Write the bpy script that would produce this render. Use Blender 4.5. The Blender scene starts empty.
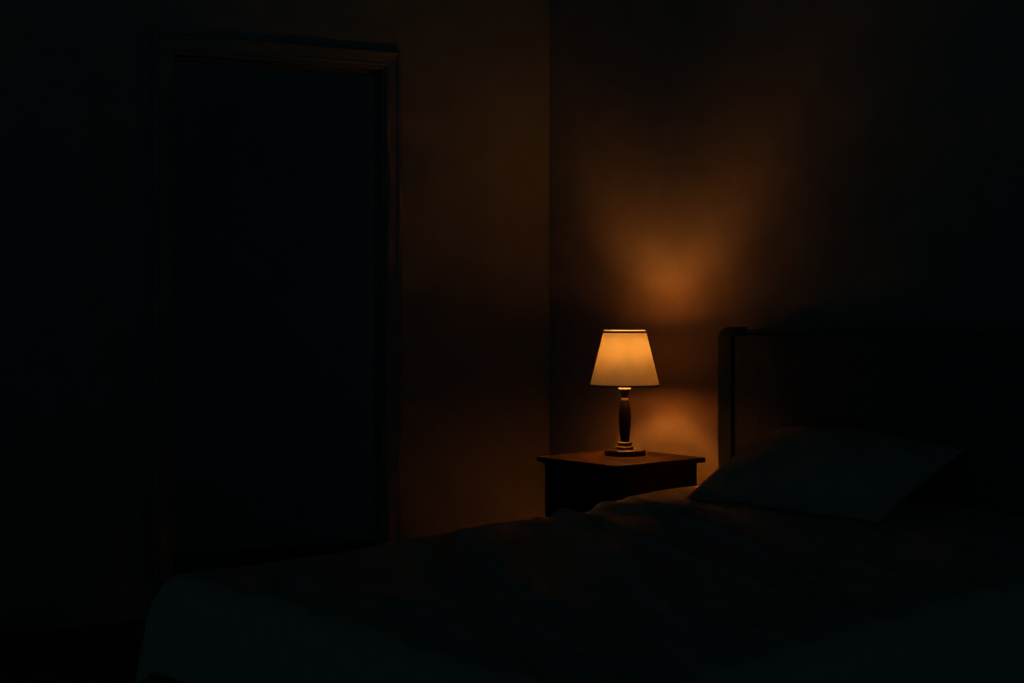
import bpy, bmesh, math, random
from mathutils import Vector, Matrix, noise

scene = bpy.context.scene
COL = scene.collection
PI = math.pi
EYE = 1.06                      # camera height (m)
FPX = 1300.0                    # focal length in pixels of the 1024 px wide frame

# ------------------------------------------------------------------ frames
A_BED = math.radians(40.0)      # the headboard wall's normal, from the camera's right
W = Vector((math.cos(A_BED), math.sin(A_BED), 0))     # from the room into the headboard wall
N = Vector((math.sin(A_BED), -math.cos(A_BED), 0))    # along the headboard wall, away from the corner
ROT = A_BED - PI / 2            # local x = N, local y = W
WALL_W = 3.500
COR_N = -3.937


def bedpt(n, w, z=0.0):
    p = W * w + N * n
    return Vector((p.x, p.y, z))


CORNER = bedpt(COR_N, WALL_W)
A_L = math.radians(22.0)
U = Vector((-math.cos(A_L), -math.sin(A_L), 0))       # along the doorway wall, away from the corner
B = Vector((-math.sin(A_L), math.cos(A_L), 0))        # out of the room, through the doorway wall


def leftpt(s, b, z):
    return CORNER + U * s + B * b + Vector((0, 0, z))


# ------------------------------------------------------------------ materials
def new_mat(name):
    m = bpy.data.materials.new(name)
    m.use_nodes = True
    nt = m.node_tree
    nt.nodes.clear()
    out = nt.nodes.new('ShaderNodeOutputMaterial')
    return m, nt, out


def mat_surface(name, c1, c2, scale=6.0, rough=0.6, bump=0.0, bump_scale=80.0, stretch=(1, 1, 1), spec=0.4, detail=4.0,
                metallic=0.0, sheen=0.0):
    m, nt, out = new_mat(name)
    b = nt.nodes.new('ShaderNodeBsdfPrincipled')
    tc = nt.nodes.new('ShaderNodeTexCoord')
    mp = nt.nodes.new('ShaderNodeMapping')
    mp.inputs['Scale'].default_value = stretch
    nz = nt.nodes.new('ShaderNodeTexNoise')
    nz.inputs['Scale'].default_value = scale
    nz.inputs['Detail'].default_value = detail
    rp = nt.nodes.new('ShaderNodeValToRGB')
    rp.color_ramp.elements[0].position = 0.3
    rp.color_ramp.elements[1].position = 0.72
    rp.color_ramp.elements[0].color = (*c1, 1)
    rp.color_ramp.elements[1].color = (*c2, 1)
    L = nt.links.new
    L(tc.outputs['Object'], mp.inputs['Vector'])
    L(mp.outputs['Vector'], nz.inputs['Vector'])
    L(nz.outputs['Fac'], rp.inputs['Fac'])
    L(rp.outputs['Color'], b.inputs['Base Color'])
    b.inputs['Roughness'].default_value = rough
    b.inputs['Specular IOR Level'].default_value = spec
    b.inputs['Metallic'].default_value = metallic
    if sheen:
        b.inputs['Sheen Weight'].default_value = sheen
    if bump:
        n2 = nt.nodes.new('ShaderNodeTexNoise')
        n2.inputs['Scale'].default_value = bump_scale
        n2.inputs['Detail'].default_value = 3
        bp = nt.nodes.new('ShaderNodeBump')
        bp.inputs['Strength'].default_value = bump
        bp.inputs['Distance'].default_value = 0.004
        L(mp.outputs['Vector'], n2.inputs['Vector'])
        L(n2.outputs['Fac'], bp.inputs['Height'])
        L(bp.outputs['Normal'], b.inputs['Normal'])
    L(b.outputs['BSDF'], out.inputs['Surface'])
    return m


def mat_shade():
    """thin linen: part of the light bounces inside, a little comes through"""
    m, nt, out = new_mat('linen_shade')
    L = nt.links.new
    tc = nt.nodes.new('ShaderNodeTexCoord')

    def weave(sc):
        mp = nt.nodes.new('ShaderNodeMapping')
        mp.inputs['Scale'].default_value = sc
        nz = nt.nodes.new('ShaderNodeTexNoise')
        nz.inputs['Scale'].default_value = 1.0
        nz.inputs['Detail'].default_value = 3
        L(tc.outputs['UV'], mp.inputs['Vector'])
        L(mp.outputs['Vector'], nz.inputs['Vector'])
        return nz
    a = weave((14, 16, 1))
    c = weave((70, 9, 1))
    mx = nt.nodes.new('ShaderNodeMath'); mx.operation = 'ADD'
    L(a.outputs['Fac'], mx.inputs[0]); L(c.outputs['Fac'], mx.inputs[1])
    mr = nt.nodes.new('ShaderNodeMath'); mr.operation = 'MULTIPLY'; mr.inputs[1].default_value = 0.5
    L(mx.outputs[0], mr.inputs[0])

    def ramp(col, k):
        rp = nt.nodes.new('ShaderNodeValToRGB')
        rp.color_ramp.elements[0].position = 0.32
        rp.color_ramp.elements[1].position = 0.68
        rp.color_ramp.elements[0].color = tuple(x * (1 - k) for x in col) + (1,)
        rp.color_ramp.elements[1].color = tuple(x * (1 + k) for x in col) + (1,)
        L(mr.outputs[0], rp.inputs['Fac'])
        return rp
    tr = nt.nodes.new('ShaderNodeBsdfTranslucent')
    L(ramp(SHADE_T, 0.3).outputs['Color'], tr.inputs['Color'])
    rf = nt.nodes.new('ShaderNodeBsdfRefraction')
    rf.inputs['IOR'].default_value = 2.2
    rf.inputs['Roughness'].default_value = 1.0
    L(ramp(SHADE_F, 0.14).outputs['Color'], rf.inputs['Color'])
    df = nt.nodes.new('ShaderNodeBsdfDiffuse')
    df.inputs['Color'].default_value = (*SHADE_R, 1)
    ad = nt.nodes.new('ShaderNodeAddShader')
    ad2 = nt.nodes.new('ShaderNodeAddShader')
    L(tr.outputs[0], ad.inputs[0]); L(df.outputs[0], ad.inputs[1])
    L(ad.outputs[0], ad2.inputs[0]); L(rf.outputs[0], ad2.inputs[1])
    L(ad2.outputs[0], out.inputs['Surface'])
    return m


def mat_tape():
    """thin pale tape that lets the lamp's light through"""
    m, nt, out = new_mat('pale_trim_tape')
    tr = nt.nodes.new('ShaderNodeBsdfTranslucent')
    tr.inputs['Color'].default_value = (0.026, 0.038, 0.11, 1)
    df = nt.nodes.new('ShaderNodeBsdfDiffuse')
    df.inputs['Color'].default_value = (0.5, 0.45, 0.4, 1)
    ad = nt.nodes.new('ShaderNodeAddShader')
    nt.links.new(tr.outputs[0], ad.inputs[0]); nt.links.new(df.outputs[0], ad.inputs[1])
    nt.links.new(ad.outputs[0], out.inputs['Surface'])
    return m


def mat_glow(name, col, strength):
    m, nt, out = new_mat(name)
    e = nt.nodes.new('ShaderNodeEmission')
    e.inputs['Color'].default_value = (*col, 1)
    # the glass glows round its belly and is dimmer towards tip and neck
    ge = nt.nodes.new('ShaderNodeNewGeometry')
    vt = nt.nodes.new('ShaderNodeVectorTransform')
    vt.vector_type = 'NORMAL'; vt.convert_from = 'WORLD'; vt.convert_to = 'OBJECT'
    sp_ = nt.nodes.new('ShaderNodeSeparateXYZ')
    m1 = nt.nodes.new('ShaderNodeMath'); m1.operation = 'MULTIPLY'
    m2 = nt.nodes.new('ShaderNodeMath'); m2.operation = 'SUBTRACT'; m2.inputs[0].default_value = 1.0
    m3 = nt.nodes.new('ShaderNodeMath'); m3.operation = 'MULTIPLY'; m3.inputs[1].default_value = strength
    nt.links.new(ge.outputs['True Normal'], vt.inputs[0])
    nt.links.new(vt.outputs[0], sp_.inputs[0])
    nt.links.new(sp_.outputs['Z'], m1.inputs[0]); nt.links.new(sp_.outputs['Z'], m1.inputs[1])
    nt.links.new(m1.outputs[0], m2.inputs[1])
    m4 = nt.nodes.new('ShaderNodeMath'); m4.operation = 'POWER'; m4.inputs[1].default_value = 2.0
    nt.links.new(m2.outputs[0], m4.inputs[0])
    nt.links.new(m4.outputs[0], m3.inputs[0])
    nt.links.new(m3.outputs[0], e.inputs['Strength'])
    nt.links.new(e.outputs[0], out.inputs['Surface'])
    return m


SHADE_T = (0.0265, 0.0202, 0.0130)
SHADE_F = (0.0003, 0.0003, 0.0003)
SHADE_R = (0.80, 0.60, 0.42)
BULB = 425.0
BULB_COL = (1.0, 0.455, 0.080)
AMB = (0.007, 0.030, 0.041)

M = {}
M['wall'] = mat_surface('tan_wall_paint', (0.215, 0.142, 0.105), (0.25, 0.166, 0.125), scale=9, rough=0.85, bump=0.25, bump_scale=45, spec=0.2)
M['wall_door'] = mat_surface('tan_wall_paint_dimmed', (0.172, 0.135, 0.106), (0.200, 0.158, 0.125), scale=9, rough=0.85, bump=0.25, bump_scale=45, spec=0.2)  # tan wall paint, darkened and greyed to dim the lamp's wash
M['hall'] = mat_surface('hallway_paint', (0.24, 0.21, 0.18), (0.28, 0.24, 0.2), scale=7, rough=0.95, spec=0.1)
M['floor'] = mat_surface('dark_floor_boards', (0.045, 0.032, 0.024), (0.09, 0.062, 0.045), scale=3, rough=0.6, stretch=(1, 14, 1), spec=0.25)
M['trim'] = mat_surface('painted_door_trim', (0.13, 0.095, 0.075), (0.155, 0.115, 0.09), scale=12, rough=0.5, spec=0.4)
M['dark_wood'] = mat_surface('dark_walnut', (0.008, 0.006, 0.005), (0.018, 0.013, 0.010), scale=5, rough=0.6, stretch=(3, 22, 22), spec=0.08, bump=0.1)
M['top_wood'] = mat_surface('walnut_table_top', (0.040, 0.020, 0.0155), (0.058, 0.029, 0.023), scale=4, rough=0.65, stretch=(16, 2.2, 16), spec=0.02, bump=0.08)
M['head_wood'] = mat_surface('dark_headboard_wood', (0.046, 0.046, 0.042), (0.070, 0.070, 0.064), scale=4, rough=0.6, stretch=(18, 18, 2), spec=0.25, bump=0.1)
M['spread'] = mat_surface('brown_bedspread_cotton', (0.42, 0.285, 0.22), (0.49, 0.335, 0.26), scale=24, rough=0.95, bump=0.35, bump_scale=320, spec=0.1)
M['pillow'] = mat_surface('pillow_cotton', (0.36, 0.235, 0.175), (0.42, 0.275, 0.205), scale=14, rough=0.95, bump=0.3, bump_scale=260, spec=0.1)
M['mattress'] = mat_surface('mattress_ticking', (0.3, 0.27, 0.23), (0.36, 0.32, 0.28), scale=16, rough=0.95, spec=0.1)
M['lamp_black'] = mat_surface('ebonised_lamp_wood', (0.003, 0.003, 0.003), (0.006, 0.006, 0.006), scale=8, rough=0.5, spec=0.03, stretch=(6, 6, 1))
M['lamp_brown'] = mat_surface('turned_lamp_wood', (0.030, 0.019, 0.013), (0.046, 0.029, 0.020), scale=10, rough=0.45, spec=0.35)
M['brass'] = mat_surface('brass', (0.80, 0.52, 0.24), (0.88, 0.60, 0.30), scale=20, rough=0.35, metallic=1.0)
M['cream'] = mat_surface('cream_socket_cap', (0.40, 0.42, 0.46), (0.48, 0.50, 0.55), scale=20, rough=0.5)
M['tape'] = mat_tape()
M['tape_dark'] = mat_surface('brown_trim_tape', (0.07, 0.04, 0.022), (0.10, 0.058, 0.032), scale=30, rough=0.85)
M['knob'] = mat_surface('aged_metal_knob', (0.10, 0.075, 0.05), (0.14, 0.10, 0.07), scale=20, rough=0.4, metallic=1.0)
M['wire'] = mat_surface('shade_wire', (0.5, 0.46, 0.4), (0.6, 0.55, 0.5), scale=20, rough=0.4, metallic=1.0)
M['shade'] = mat_shade()
M['bulb'] = mat_glow('warm_bulb_glow', BULB_COL, BULB)


# ------------------------------------------------------------------ mesh helpers
def add_box(bm, lo, hi, bevel=0.0, seg=2):
    vs = [bm.verts.new((x, y, z)) for x in (lo[0], hi[0]) for y in (lo[1], hi[1]) for z in (lo[2], hi[2])]
    F = [(0, 1, 3, 2), (4, 6, 7, 5), (0, 4, 5, 1), (2, 3, 7, 6), (0, 2, 6, 4), (1, 5, 7, 3)]
    fs = [bm.faces.new([vs[i] for i in f]) for f in F]
    if bevel:
        es = list({e for f in fs for e in f.edges})
        bmesh.ops.bevel(bm, geom=es, offset=bevel, segments=seg, profile=0.5, affect='EDGES')


def add_prism(bm, pts, vec):
    """closed polygon pts (Vectors), extruded by vec"""
    a = [bm.verts.new(p) for p in pts]
    b = [bm.verts.new(Vector(p) + Vector(vec)) for p in pts]
    n = len(pts)
    bm.faces.new(a)
    bm.faces.new(list(reversed(b)))
    for i in range(n):
        bm.faces.new((a[i], b[i], b[(i + 1) % n], a[(i + 1) % n]))


def add_lathe(bm, prof, seg=48, sides=None, phase=0.0, close=True):
    sides = sides or seg
    rings = []
    for r, z in prof:
        if r < 1e-6:
            rings.append([bm.verts.new((0, 0, z))])
        else:
            rings.append([bm.verts.new((r * math.cos(2 * PI * i / sides + phase), r * math.sin(2 * PI * i / sides + phase), z)) for i in range(sides)])
    pairs = list(zip(rings[:-1], rings[1:]))
    for a, b in pairs:
        for i in range(sides):
            j = (i + 1) % sides
            if len(a) == 1 and len(b) == 1:
                continue
            if len(a) == 1:
                bm.faces.new((a[0], b[j], b[i]))
            elif len(b) == 1:
                bm.faces.new((a[i], a[j], b[0]))
            else:
                bm.faces.new((a[i], a[j], b[j], b[i]))
    if close:
        for rg, flip in ((rings[0], True), (rings[-1], False)):
            if len(rg) > 2:
                bm.faces.new(list(reversed(rg)) if flip else rg)


def add_ring(bm, R, z, rr, rz, seg=96, sec=10):
    rows = []
    for i in range(seg):
        a = 2 * PI * i / seg
        row = []
        for k in range(sec):
            t = 2 * PI * k / sec
            r = R + rr * math.cos(t)
            row.append(bm.verts.new((r * math.cos(a), r * math.sin(a), z + rz * math.sin(t))))
        rows.append(row)
    for i in range(seg):
        for k in range(sec):
            bm.faces.new((rows[i][k], rows[(i + 1) % seg][k], rows[(i + 1) % seg][(k + 1) % sec], rows[i][(k + 1) % sec]))


def add_tube(bm, p, q, r, seg=8):
    p, q = Vector(p), Vector(q)
    d = (q - p).normalized()
    s = d.orthogonal().normalized()
    t = d.cross(s)
    ra = [bm.verts.new(p + (s * math.cos(2 * PI * i / seg) + t * math.sin(2 * PI * i / seg)) * r) for i in range(seg)]
    rb = [bm.verts.new(q + (s * math.cos(2 * PI * i / seg) + t * math.sin(2 * PI * i / seg)) * r) for i in range(seg)]
    for i in range(seg):
        bm.faces.new((ra[i], ra[(i + 1) % seg], rb[(i + 1) % seg], rb[i]))
    bm.faces.new(list(reversed(ra)))
    bm.faces.new(rb)


def link(name, bm, mat, parent=None, smooth=False, loc=None, rotz=None, recalc=True):
    if recalc:
        bmesh.ops.recalc_face_normals(bm, faces=bm.faces)
    me = bpy.data.meshes.new(name)
    bm.to_mesh(me)
    bm.free()
    me.materials.append(mat)
    if smooth:
        for p in me.polygons:
            p.use_smooth = True
        if smooth != 'all':
            me.set_sharp_from_angle(angle=math.radians(38))
    o = bpy.data.objects.new(name, me)
    COL.objects.link(o)
    if parent:
        o.parent = parent
    if loc is not None:
        o.location = loc
    if rotz is not None:
        o.rotation_euler = (0, 0, rotz)
    return o


def tag(o, label, cat, group=None, kind=None):
    o['label'] = label
    o['category'] = cat
    if group:
        o['group'] = group
    if kind:
        o['kind'] = kind
    return o


def thing(name, label, cat, loc, rotz=0.0):
    e = bpy.data.objects.new(name, None)
    COL.objects.link(e)
    e.empty_display_size = 0.1
    e.location = loc
    e.rotation_euler = (0, 0, rotz)
    return tag(e, label, cat)


def struct(o, label, cat):
    return tag(o, label, cat, kind='structure')


# ------------------------------------------------------------------ the room
CEIL = 2.60
D0, D1, DH = 0.681, 1.506, 2.061          # doorway along the wall, its height
WT = 0.11                                 # wall thickness
S_END = 3.7
N_END = 0.35

# floor
room = [leftpt(S_END, 1.65, 0), leftpt(-0.75, 1.65, 0), bedpt(COR_N, WALL_W + 0.35), bedpt(N_END, WALL_W + 0.12),
        bedpt(N_END, -1.2), Vector((-3.6, -1.0, 0))]
bm = bmesh.new()
add_prism(bm, [Vector((p.x, p.y, -0.06)) for p in room], (0, 0, 0.06))
struct(link('floor', bm, M['floor']), 'dark wooden floor running under the bed and through the doorway', 'floor')
# doorway wall: one slab with the opening left out
bm = bmesh.new()


def lslab(bm, s0, s1, z0, z1, b0=0.0, b1=WT):
    add_prism(bm, [leftpt(s0, b0, z0), leftpt(s1, b0, z0), leftpt(s1, b0, z1), leftpt(s0, b0, z1)], B * (b1 - b0))


outline = [(0, 0), (D0, 0), (D0, DH), (D1, DH), (D1, 0), (S_END, 0), (S_END, CEIL), (0, CEIL)]
add_prism(bm, [leftpt(s, 0, z) for s, z in outline], B * WT)
struct(link('wall_left', bm, M['wall_door']), 'tan painted wall with the doorway, left of the room corner', 'wall')

# headboard wall
bm = bmesh.new()
add_prism(bm, [bedpt(COR_N, WALL_W), bedpt(N_END, WALL_W), bedpt(N_END, WALL_W + 0.12), bedpt(COR_N - 0.04, WALL_W + 0.12)], (0, 0, CEIL))
struct(link('wall_right', bm, M['wall']), 'tan painted wall behind headboard, lit in two pools by the lamp', 'wall')

# hallway behind the doorway
bm = bmesh.new()
lslab(bm, -0.7, 2.7, 0, CEIL, 1.35, 1.45)
struct(link('wall_hallway', bm, M['hall']), 'unlit hallway wall seen through the open doorway', 'wall')

# door lining and casing
door = bpy.data.objects.new('door_1', None)
COL.objects.link(door)
door.location = leftpt((D0 + D1) / 2, 0, 0)
struct(door, 'tall open doorway with moulded casing into a pitch dark hall', 'doorway')
bpy.context.view_layer.update()
DINV = Matrix.Translation(-door.location)


def dlink(name, bm, mat, **k):
    bmesh.ops.transform(bm, matrix=DINV, verts=bm.verts)
    return link(name, bm, mat, door, **k)


JT = 0.018
for s0, s1 in ((D0, D0 + JT), (D1 - JT, D1)):
    bm = bmesh.new()
    lslab(bm, s0, s1, 0, DH - JT, -0.002, WT + 0.002)
    # door stop
    a0, a1 = (s1, s1 + 0.012) if s0 == D0 else (s0 - 0.012, s0)
    lslab(bm, a0, a1, 0, DH - JT, 0.045, 0.08)
    dlink('jamb', bm, M['trim'])
bm = bmesh.new()
lslab(bm, D0, D1, DH - JT, DH, -0.002, WT + 0.002)
lslab(bm, D0 + JT + 0.012, D1 - JT - 0.012, DH - JT - 0.012, DH - JT, 0.045, 0.08)
dlink('head_jamb', bm, M['trim'])

CW = 0.060                                # casing width; profile: outward offset from the opening, depth
PROF = [(-0.006, 0.0), (-0.006, 0.011), (0.003, 0.015), (0.008, 0.012), (0.032, 0.015), (0.037, 0.021), (0.046, 0.023), (0.052, 0.019), (CW - 0.006, 0.0)]


def casing_side(s_edge, sgn):
    bm = bmesh.new()
    lo, hi = [], []
    for o, d in PROF:
        s = s_edge + sgn * o
        lo.append(bm.verts.new(leftpt(s, -d, 0)))
        hi.append(bm.verts.new(leftpt(s, -d, DH + o)))
    n = len(PROF)
    for i in range(n - 1):
        bm.faces.new((lo[i], lo[i + 1], hi[i + 1], hi[i]))
    bm.faces.new(lo)
    bm.faces.new((lo[n - 1], lo[0], hi[0], hi[n - 1]))
    bm.faces.new(hi)
    return bm


dlink('casing', casing_side(D0, -1), M['trim'])
dlink('casing', casing_side(D1, 1), M['trim'])
bm = bmesh.new()
ra, rb = [], []
for o, d in PROF:
    ra.append(bm.verts.new(leftpt(D0 - o, -d, DH + o)))
    rb.append(bm.verts.new(leftpt(D1 + o, -d, DH + o)))
n = len(PROF)
for i in range(n):
    bm.faces.new((ra[i], ra[(i + 1) % n], rb[(i + 1) % n], rb[i]))
bm.faces.new(ra)
bm.faces.new(rb)
dlink('head_casing', bm, M['trim'])

# skirting boards


def skirting(s0, s1):
    bm = bmesh.new()
    pr = [(0, 0), (-0.014, 0), (-0.014, 0.075), (-0.009, 0.085), (-0.006, 0.095), (0, 0.098)]
    add_prism(bm, [leftpt(s0, b, z) for b, z in pr], U * (s1 - s0))
    return bm


bm = skirting(0.02, D0 - CW + 0.006)
struct(link('baseboard_left', bm, M['trim']), 'low skirting board on the wall between doorway and room corner', 'baseboard')
bm = skirting(D1 + CW - 0.006, S_END)
struct(link('baseboard_hall_side', bm, M['trim']), 'low skirting board on the dark wall beyond the doorway', 'baseboard')
bm = bmesh.new()
pr = [(0, 0), (-0.014, 0), (-0.014, 0.075), (-0.009, 0.085), (-0.006, 0.095), (0, 0.098)]
add_prism(bm, [bedpt(COR_N + 0.02, WALL_W + b, z) for b, z in pr], N * (N_END - COR_N - 0.02))
struct(link('baseboard_right', bm, M['trim']), 'low skirting board on the wall behind nightstand and bed', 'baseboard')

# ------------------------------------------------------------------ nightstand
NS_H = 0.60
NN0, NN1, NW0, NW1 = -3.430, -3.028, 2.990, 3.420
nc, wc = (NN0 + NN1) / 2, (NW0 + NW1) / 2
hx, hy = (NN1 - NN0) / 2, (NW1 - NW0) / 2
ns = thing('nightstand', 'square dark wooden nightstand in the corner, carrying the lamp', 'nightstand', bedpt(nc, wc), ROT)
bm = bmesh.new()
add_box(bm, (-hx, -hy, NS_H - 0.018), (hx, hy, NS_H), bevel=0.003)
link('top', bm, M['top_wood'], ns, smooth=True)['label'] = 'brown wooden top lit by the lamp'
ix, iy = hx - 0.022, hy - 0.022
bm = bmesh.new()
zb, zt = 0.12, NS_H - 0.018
t = 0.018
add_box(bm, (-ix, -iy, zb), (-ix + t, iy, zt))                       # side
add_box(bm, (ix - t, -iy, zb), (ix, iy, zt))                         # side
add_box(bm, (-ix + t, iy - t, zb), (ix - t, iy, zt))                 # back
add_box(bm, (-ix + t, -iy, zb), (ix - t, iy - t, zb + t))            # floor
add_box(bm, (-ix + t, -iy + 0.002, 0.345), (ix - t, -iy + 0.03, 0.36))  # rail between the drawers
add_box(bm, (-ix + t, -iy + 0.002, zt - 0.016), (ix - t, -iy + 0.03, zt))
link('carcass', bm, M['dark_wood'], ns)
for z0, z1 in ((0.142, 0.342), (0.363, zt - 0.02)):
    bm = bmesh.new()
    add_box(bm, (-ix + t + 0.003, -iy - 0.006, z0), (ix - t - 0.003, -iy + 0.014, z1), bevel=0.003)
    d = link('drawer', bm, M['dark_wood'], ns, smooth=True)
    bm = bmesh.new()
    add_lathe(bm, [(0.0, 0.0), (0.006, 0.0), (0.005, 0.010), (0.013, 0.018), (0.014, 0.023), (0.010, 0.028), (0, 0.029)], 24)
    bmesh.ops.rotate(bm, verts=bm.verts, matrix=Matrix.Rotation(PI / 2, 3, 'X'))
    bmesh.ops.translate(bm, verts=bm.verts, vec=(0, -iy - 0.006, (z0 + z1) / 2))
    link('knob', bm, M['knob'], d, smooth=True)
for sx in (-1, 1):
    for sy in (-1, 1):
        bm = bmesh.new()
        cx, cy = sx * (ix - 0.022), sy * (iy - 0.022)
        a, b_ = 0.014, 0.022
        vs = [bm.verts.new((cx + i * a, cy + j * a, 0)) for i, j in ((-1, -1), (1, -1), (1, 1), (-1, 1))]
        vt = [bm.verts.new((cx + i * b_, cy + j * b_, zb)) for i, j in ((-1, -1), (1, -1), (1, 1), (-1, 1))]
        bm.faces.new(list(reversed(vs))); bm.faces.new(vt)
        for i in range(4):
            bm.faces.new((vs[i], vs[(i + 1) % 4], vt[(i + 1) % 4], vt[i]))
        link('leg', bm, M['dark_wood'], ns)

# ------------------------------------------------------------------ table lamp
LX, LY = 0.399, 4.600
lamp = thing('table_lamp', 'lit table lamp with tapered linen shade on the dark nightstand', 'lamp', (LX, LY, NS_H))
# heights above the nightstand top
bm = bmesh.new()
R8 = 0.0765
ph = math.radians(22.5)
add_lathe(bm, [(R8 - 0.004, 0.0), (R8, 0.003), (R8, 0.017), (R8 - 0.003, 0.0205), (R8 - 0.012, 0.0215), (0.035, 0.0225)], sides=8, phase=ph)
link('base', bm, M['lamp_brown'], lamp)['label'] = 'eight-sided wooden foot plate'
bm = bmesh.new()
add_lathe(bm, [(0.030, 0.0222), (0.0315, 0.025), (0.0315, 0.029), (0.029, 0.032), (0.0255, 0.033), (0.024, 0.037), (0.026, 0.0395), (0.026, 0.044), (0.023, 0.047), (0.015, 0.0475)], 48)
link('collar', bm, M['lamp_brown'], lamp, smooth=True)['label'] = 'stepped brown wooden collar under the stem'
bm = bmesh.new()
add_lathe(bm, [(0.0150, 0.0474), (0.0162, 0.052), (0.0185, 0.075), (0.0208, 0.098), (0.0222, 0.122), (0.0221, 0.142), (0.0210, 0.158), (0.0190, 0.173), (0.0150, 0.186), (0.0112, 0.1945)], 48)
link('stem', bm, M['lamp_black'], lamp, smooth=True)['label'] = 'black swelling turned stem'
bm = bmesh.new()
add_lathe(bm, [(0.0105, 0.1942), (0.0122, 0.1955), (0.0126, 0.198), (0.0122, 0.2008), (0.0105, 0.202)], 40)
link('ring', bm, M['brass'], lamp, smooth=True)['label'] = 'thin brass ring'
bm = bmesh.new()
add_lathe(bm, [(0.0105, 0.2016), (0.0112, 0.206), (0.0128, 0.214), (0.0158, 0.224), (0.0192, 0.2315), (0.0185, 0.2335)], 40)
link('neck', bm, M['lamp_black'], lamp, smooth=True)['label'] = 'black flaring neck'
bm = bmesh.new()
add_lathe(bm, [(0.0205, 0.2333), (0.0217, 0.2345), (0.0217, 0.2385), (0.0205, 0.2400), (0.010, 0.2402)], 40)
link('socket_cap', bm, M['cream'], lamp, smooth=True)['label'] = 'pale cap lit from above'
bm = bmesh.new()
add_lathe(bm, [(0.0125, 0.2402), (0.0140, 0.243), (0.0140, 0.300), (0.0155, 0.302), (0.0155, 0.310), (0.0130, 0.313), (0.0125, 0.337), (0.0110, 0.3376)], 32)
link('socket', bm, M['lamp_black'], lamp, smooth=True)
bm = bmesh.new()
prof = [(0.0110, 0.3378), (0.0134, 0.341), (0.0144, 0.347), (0.0146, 0.357), (0.0146, 0.369), (0.0146, 0.382), (0.0142, 0.391),
        (0.0128, 0.3960), (0.0080, 0.3995), (0.0034, 0.4005), (0.0, 0.4008)]
add_lathe(bm, prof, 28)
link('bulb', bm, M['bulb'], lamp, smooth='all')['label'] = 'glowing candle-shaped bulb'

# shade
SZ0, SZ1, SR0, SR1 = 0.2475, 0.4388, 0.1225, 0.0745
bm = bmesh.new()
uvl = bm.loops.layers.uv.new('UVMap')
SEG, ROWS = 120, 10
rows = []
for j in range(ROWS + 1):
    f = j / ROWS
    r = SR0 + (SR1 - SR0) * f
    z = SZ0 + (SZ1 - SZ0) * f
    rows.append([bm.verts.new((r * math.cos(2 * PI * i / SEG), r * math.sin(2 * PI * i / SEG), z)) for i in range(SEG)])
for j in range(ROWS):
    for i in range(SEG):
        k = (i + 1) % SEG
        f = bm.faces.new((rows[j][i], rows[j][k], rows[j + 1][k], rows[j + 1][i]))
        for lp, (uu, vv) in zip(f.loops, ((i, j), (i + 1, j), (i + 1, j + 1), (i, j + 1))):
            lp[uvl].uv = (uu / SEG, vv / ROWS)
shade = link('lamp_shade', bm, M['shade'], lamp, smooth='all')
shade['label'] = 'tapered glowing linen shade'
bm = bmesh.new()
ra = [bm.verts.new(((SR1 + 0.0006) * math.cos(2 * PI * i / SEG), (SR1 + 0.0006) * math.sin(2 * PI * i / SEG), SZ1 - 0.0005)) for i in range(SEG)]
rb = [bm.verts.new(((SR1 - 0.0002) * math.cos(2 * PI * i / SEG), (SR1 - 0.0002) * math.sin(2 * PI * i / SEG), SZ1 + 0.0026)) for i in range(SEG)]
for i in range(SEG):
    bm.faces.new((ra[i], ra[(i + 1) % SEG], rb[(i + 1) % SEG], rb[i]))
link('top_trim', bm, M['tape'], shade, smooth='all')['label'] = 'pale edging round the top rim'
bm = bmesh.new()
add_ring(bm, SR1 + 0.0020, SZ1 - 0.0040, 0.0018, 0.0032)
link('seam', bm, M['tape_dark'], shade, smooth='all')['label'] = 'dark seam under the top edging'
bm = bmesh.new()
add_ring(bm, SR0 + 0.0002, SZ0 - 0.0006, 0.0018, 0.0034)
link('bottom_trim', bm, M['tape_dark'], shade, smooth='all')['label'] = 'dark edging round the bottom rim'
# spider across the top rim, its hub plate above the bulb
bm = bmesh.new()
add_lathe(bm, [(0.0, 0.4240), (0.0090, 0.4240), (0.0098, 0.4248), (0.0090, 0.4256), (0.006, 0.4262), (0.0045, 0.4300), (0.0, 0.4310)], 36)
for k in range(3):
    a = 2 * PI * k / 3 + 0.5
    add_tube(bm, (0.0085 * math.cos(a), 0.0085 * math.sin(a), 0.4250), ((SR1 - 0.0006) * math.cos(a), (SR1 - 0.0006) * math.sin(a), 0.4352), 0.0011)
link('spider', bm, M['wire'], shade, smooth=True)['label'] = 'wire spider carrying the shade from its top rim'
# dish added to cut downward light, and the harp that holds the spider
bm = bmesh.new()
add_lathe(bm, [(0.0150, 0.3030), (0.0300, 0.3040), (0.0410, 0.3072), (0.0418, 0.3084), (0.0404, 0.3090), (0.0298, 0.3056), (0.0150, 0.3048)], 40)
link('baffle_dish', bm, M['wire'], lamp, smooth=True)['label'] = 'shallow metal dish added under the bulb to cut downward light'
bm = bmesh.new()
for sx in (-1, 1):
    hp = [(0.0160, 0.3062), (0.0265, 0.316), (0.0300, 0.340), (0.0300, 0.385), (0.0265, 0.408), (0.0180, 0.4190), (0.0, 0.4230)]
    for (r0, z0), (r1, z1) in zip(hp[:-1], hp[1:]):
        add_tube(bm, (sx * r0 * 0.94, sx * r0 * 0.34, z0), (sx * r1 * 0.94, sx * r1 * 0.34, z1), 0.0011)
add_tube(bm, (-0.016 * 0.94, -0.016 * 0.34, 0.3062), (0.016 * 0.94, 0.016 * 0.34, 0.3062), 0.0011)
link('harp', bm, M['wire'], lamp, smooth=True)

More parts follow.
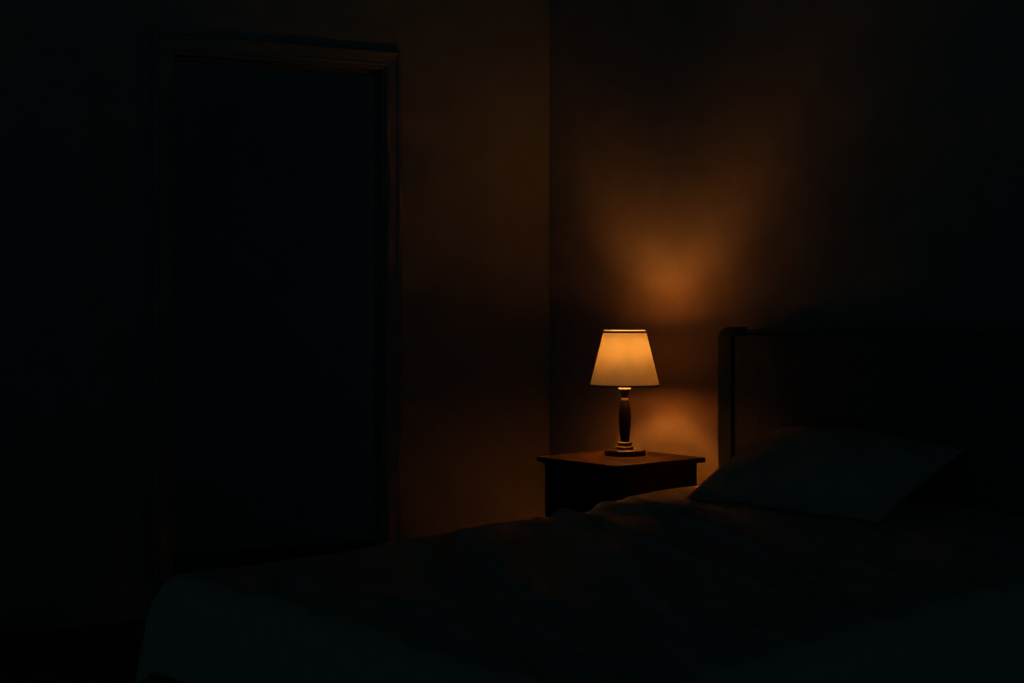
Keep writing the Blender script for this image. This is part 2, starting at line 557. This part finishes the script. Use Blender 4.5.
# ------------------------------------------------------------------ bed frame with headboard
BN, BW = -2.170, 3.375
HX = 0.764
bed = thing('bed_frame', 'dark wooden bed frame whose round-cornered headboard stands against the wall', 'bed', bedpt(BN, BW), ROT)
HB_T = 0.055
PW = 0.054
PZ = 1.053
for sgn in (-1, 1):
    bm = bmesh.new()
    pts = [(HX, 0.0)]
    r = 0.045
    for i in range(9):
        a = i / 8 * PI / 2
        pts.append((HX - r + r * math.cos(a), PZ - r * 0.9 + r * 0.9 * math.sin(a)))
    # the cap runs a little past the post and steps down on to the rail
    pts += [(HX - 0.078, PZ), (HX - 0.084, PZ - 0.003), (HX - 0.087, PZ - 0.0095), (HX - 0.087, PZ - 0.028), (HX - PW, PZ - 0.028), (HX - PW, 0.0)]
    add_prism(bm, [Vector((sgn * x, 0, z)) for x, z in pts], (0, HB_T, 0))
    es = [e for e in bm.edges if abs(e.verts[0].co.y - e.verts[1].co.y) < 1e-6]
    bmesh.ops.bevel(bm, geom=es, offset=0.004, segments=2, profile=0.5, affect='EDGES', clamp_overlap=True)
    link('headboard_post', bm, M['head_wood'], bed, smooth=True)
bm = bmesh.new()
add_box(bm, (-HX + 0.0875, 0.014, PZ - 0.024), (HX - 0.0875, HB_T - 0.002, PZ - 0.0095), bevel=0.005, seg=3)
link('top_rail', bm, M['head_wood'], bed, smooth=True)
bm = bmesh.new()
add_box(bm, (-HX + PW + 0.001, 0.030, 0.30), (HX - PW - 0.001, 0.044, PZ - 0.030))
add_box(bm, (-HX + PW + 0.014, 0.004, 0.31), (HX - PW - 0.014, 0.031, PZ - 0.0295), bevel=0.003)
link('headboard_panel', bm, M['head_wood'], bed, smooth=True)
bm = bmesh.new()
add_box(bm, (-HX + PW + 0.001, 0.012, 0.24), (HX - PW - 0.001, 0.048, 0.299), bevel=0.003)
link('lower_rail', bm, M['head_wood'], bed)
FY = -1.985
for sgn in (-1, 1):
    bm = bmesh.new()
    x0, x1 = sorted((sgn * 0.694, sgn * 0.718))
    add_box(bm, (x0, FY + 0.026, 0.17), (x1, -0.001, 0.275), bevel=0.003)
    link('side_rail', bm, M['head_wood'], bed, smooth=True)
    bm = bmesh.new()
    x0, x1 = sorted((sgn * 0.664, sgn * 0.718))
    add_box(bm, (x0, FY - 0.03, 0.0), (x1, FY + 0.026, 0.30), bevel=0.004)
    link('foot_post', bm, M['head_wood'], bed, smooth=True)
bm = bmesh.new()
add_box(bm, (-0.663, FY - 0.02, 0.17), (0.663, FY + 0.016, 0.275), bevel=0.003)
link('foot_rail', bm, M['head_wood'], bed, smooth=True)
bm = bmesh.new()
for k in range(13):
    y = FY + 0.09 + k * 0.152
    add_box(bm, (-0.693, y, 0.205), (0.693, y + 0.07, 0.223))
link('slat_base', bm, M['head_wood'], bed)

# mattress
MH = 0.430
bm = bmesh.new()
add_box(bm, (-0.685, -1.965, 0.2232), (0.685, -0.012, MH), bevel=0.045, seg=4)
mt = link('mattress', bm, M['mattress'], None, smooth='all', loc=bedpt(BN, BW), rotz=ROT)
tag(mt, 'thick mattress under the rumpled bedspread on the wooden bed frame', 'mattress')

# bedspread: a draped grid with folds
random.seed(4)
FOLDS = [  # x0, y0, x1, y1, height, half width  (bed coordinates)
    (-0.74, -0.60, 0.10, -0.86, 0.020, 0.045),
    (-0.76, -0.76, 0.18, -1.13, 0.026, 0.050),
    (-0.56, -0.64, 0.40, -1.00, 0.018, 0.034),
    (-0.66, -0.95, -0.05, -1.16, 0.016, 0.045),
    (-0.62, -1.16, 0.02, -1.55, 0.016, 0.060),
    (-0.30, -0.84, 0.45, -1.22, 0.016, 0.035),
    (-0.60, -1.40, -0.20, -1.75, 0.014, 0.060),
    (0.00, -1.22, 0.62, -1.62, 0.018, 0.060),
    (-0.45, -0.52, 0.25, -0.70, 0.012, 0.032),
    (-0.10, -0.62, 0.60, -0.95, 0.014, 0.040),
    (-0.60, -1.62, -0.30, -1.90, 0.012, 0.060),
    (-0.70, -0.50, -0.25, -0.62, 0.010, 0.030),
]


def fold_h(x, y):
    h = 0.0
    for x0, y0, x1, y1, a, hw in FOLDS:
        dx, dy = x1 - x0, y1 - y0
        L2 = dx * dx + dy * dy
        t = ((x - x0) * dx + (y - y0) * dy) / L2
        wob = noise.noise(Vector((x * 3.1 + a * 700, y * 3.1, a * 90))) * 0.035
        d = ((x - x0) * dy - (y - y0) * dx) / math.sqrt(L2) + wob
        hw = hw * 0.62
        if t < -0.15 or t > 1.15:
            continue
        e = min(1.0, max(0.0, (t + 0.15) / 0.3)) * min(1.0, max(0.0, (1.15 - t) / 0.4))
        e = e * e * (3 - 2 * e)
        k = d / hw
        # steep on the lamp side, longer slope towards the foot
        k = k * (1.35 if k > 0 else 0.8)
        h += a * e * math.exp(-k * k)
    return h


def spread_top(x, y):
    q1 = min(1.0, max(0.0, (-y - 0.28) / 0.52))
    base = 0.544 - 0.040 * q1 * q1 * (3 - 2 * q1) - 0.026 * min(1.0, max(0.0, (-y - 1.0) / 1.0))
    crown = -0.010 * (x / 0.7) ** 2
    q = Vector((x, y, 0))
    n1 = noise.noise(q * 2.2) * 0.010 + noise.noise(q * 6.0 + Vector((3, 1, 0))) * 0.004 + noise.noise(q * 15) * 0.0012
    fl = min(1.0, max(0.0, (-y - 0.36) / 0.2))
    al, ac = x * 0.90 - y * 0.43, x * 0.43 + y * 0.90
    rg = 1 - abs(noise.noise(Vector((al * 1.5 + noise.noise(q * 2.5) * 0.5, ac * 6.5, 4.4)))) * 2.2
    rg2 = 1 - abs(noise.noise(Vector((al * 3.0, ac * 13.0 + noise.noise(q * 4) * 0.8, 9.1)))) * 2.2
    n1 += (max(0, rg) ** 2 * 0.014 + max(0, rg2) ** 2 * 0.006 - 0.005) * min(1.0, max(0.0, (0.74 - abs(x)) / 0.12 + 0.25))
    return base + crown + n1 * (0.25 + 0.75 * fl) + fold_h(x, y) * fl


def bend(d, r):
    if d <= 0:
        return d, 0.0
    q = r * PI / 2
    if d < q:
        a = d / r
        return r * math.sin(a), -(r - r * math.cos(a))
    return r, -(r + d - q)


RX, EX, EY0, EY1 = 0.060, 0.690, -1.985, -0.030
DROP = 0.30
NX, NY = 168, 190
bm = bmesh.new()
grid = []
for j in range(NY + 1):
    yy = EY0 - 0.26 + (EY1 - EY0 + 0.26) * j / NY
    row = []
    for i in range(NX + 1):
        xx = -(EX + DROP) + 2 * (EX + DROP) * i / NX
        bx, zx = bend(abs(xx) - EX, RX)
        by, zy = bend(EY0 - yy, RX)
        s = 1 if xx > 0 else -1
        px = s * (EX + bx)
        py = EY0 - by
        top = spread_top(max(-0.74, min(0.74, px)), max(EY0 - 0.06, py))
        z = top + zx + zy
        # loose hanging sides
        hang = max(0.0, -(zx + zy) - 0.05)
        wv = noise.noise(Vector((px * 2.0, py * 4.5, 1.7))) * 0.05 + 0.02
        if zx < -0.03:
            px += s * max(0.0, min(1, hang / 0.2) * (wv * 0.55 + 0.008))
        if zy < -0.03:
            py -= max(0.0, min(1, hang / 0.2) * (noise.noise(Vector((px * 4.5, 7.7, 2.0))) * 0.03 + 0.02))
        z = max(z, 0.13 + 0.02 * noise.noise(Vector((px * 3, py * 3, 5))))
        row.append(bm.verts.new((px, py, z)))
    grid.append(row)
for j in range(NY):
    for i in range(NX):
        bm.faces.new((grid[j][i], grid[j][i + 1], grid[j + 1][i + 1], grid[j + 1][i]))
sp = link('bedspread', bm, M['spread'], None, smooth='all', loc=bedpt(BN, BW), rotz=ROT)
so = sp.modifiers.new('thickness', 'SOLIDIFY')
so.thickness = 0.012
so.offset = -1
tag(sp, 'rumpled brown bedspread with diagonal folds draped over the bed', 'bedspread')

# pillow leaning on the headboard
PL, PWD, PT = 0.68, 0.46, 0.225
bm = bmesh.new()
NU, NV = 56, 40


def pil(u, v, side):
    # outline pinched in a little between the corners
    ox = (PL / 2) * u * (1 - 0.045 * (1 - v * v))
    oy = (PWD / 2) * v * (1 - 0.06 * (1 - u * u))
    f = max(0.0, (1 - abs(u) ** 2.6)) ** 0.62 * max(0.0, (1 - abs(v) ** 2.4)) ** 0.62
    wr = noise.noise(Vector((u * 2.4, v * 2.0, side * 3.0))) * 0.012 + noise.noise(Vector((u * 7, v * 5, side * 5.0))) * 0.004
    zz = side * (PT / 2) * f + wr * f ** 0.5
    return Vector((ox, oy, zz))


top, bot = {}, {}
for i in range(NU + 1):
    for j in range(NV + 1):
        # closer rows near the edges
        u = math.sin((i / NU - 0.5) * PI)
        v = math.sin((j / NV - 0.5) * PI)
        edge = i in (0, NU) or j in (0, NV)
        top[i, j] = bm.verts.new(pil(u, v, 1))
        bot[i, j] = top[i, j] if edge else bm.verts.new(pil(u, v, -0.8))
for i in range(NU):
    for j in range(NV):
        bm.faces.new((top[i, j], top[i + 1, j], top[i + 1, j + 1], top[i, j + 1]))
        q = (bot[i, j], bot[i, j + 1], bot[i + 1, j + 1], bot[i + 1, j])
        if len(set(q)) == 4 and not all(v in top.values() for v in q):
            try:
                bm.faces.new(q)
            except ValueError:
                pass
bmesh.ops.transform(bm, verts=bm.verts, matrix=Matrix.Translation((-0.165, -0.238, 0.622)) @ Matrix.Rotation(math.radians(22), 4, 'X'))
for v in bm.verts:                        # the underside settles on the bedspread
    v.co.z = max(v.co.z, spread_top(v.co.x, v.co.y) + 0.004)
    v.co.y = min(v.co.y, -0.008)
pw = link('pillow', bm, M['pillow'], None, smooth='all', loc=bedpt(BN, BW), rotz=ROT)
tag(pw, 'plump brown pillow resting on the bedspread against the headboard', 'pillow')

# ------------------------------------------------------------------ camera, world, view
cam = bpy.data.cameras.new('camera')
co = bpy.data.objects.new('camera', cam)
COL.objects.link(co)
co.location = (0, 0, EYE)
co.rotation_euler = (PI / 2, 0, 0)
cam.sensor_width = 36.0
cam.lens = 36.0 * FPX / 1024.0
cam.shift_y = -16.5 / 1024.0
cam.clip_start = 0.02
scene.camera = co

w = bpy.data.worlds.new('night')
scene.world = w
w.use_nodes = True
bg = w.node_tree.nodes.get('Background') or w.node_tree.nodes.new('ShaderNodeBackground')
bg.inputs['Color'].default_value = (*AMB, 1)
# faint night light added to lift the blacks, strongest along the horizon, none overhead
wn = w.node_tree
tcw = wn.nodes.new('ShaderNodeTexCoord')
sx = wn.nodes.new('ShaderNodeSeparateXYZ')
ab = wn.nodes.new('ShaderNodeMath'); ab.operation = 'ABSOLUTE'
sb = wn.nodes.new('ShaderNodeMath'); sb.operation = 'SUBTRACT'; sb.inputs[0].default_value = 1.0
pwr = wn.nodes.new('ShaderNodeMath'); pwr.operation = 'POWER'; pwr.inputs[1].default_value = 1.5
wn.links.new(tcw.outputs['Generated'], sx.inputs[0])
wn.links.new(sx.outputs['Z'], ab.inputs[0])
wn.links.new(ab.outputs[0], sb.inputs[1])
wn.links.new(sb.outputs[0], pwr.inputs[0])
wn.links.new(pwr.outputs[0], bg.inputs['Strength'])

scene.view_settings.view_transform = 'Standard'
scene.view_settings.look = 'None'
scene.view_settings.gamma = 1.0
scene.view_settings.exposure = 0.0
scene.view_settings.use_curve_mapping = False
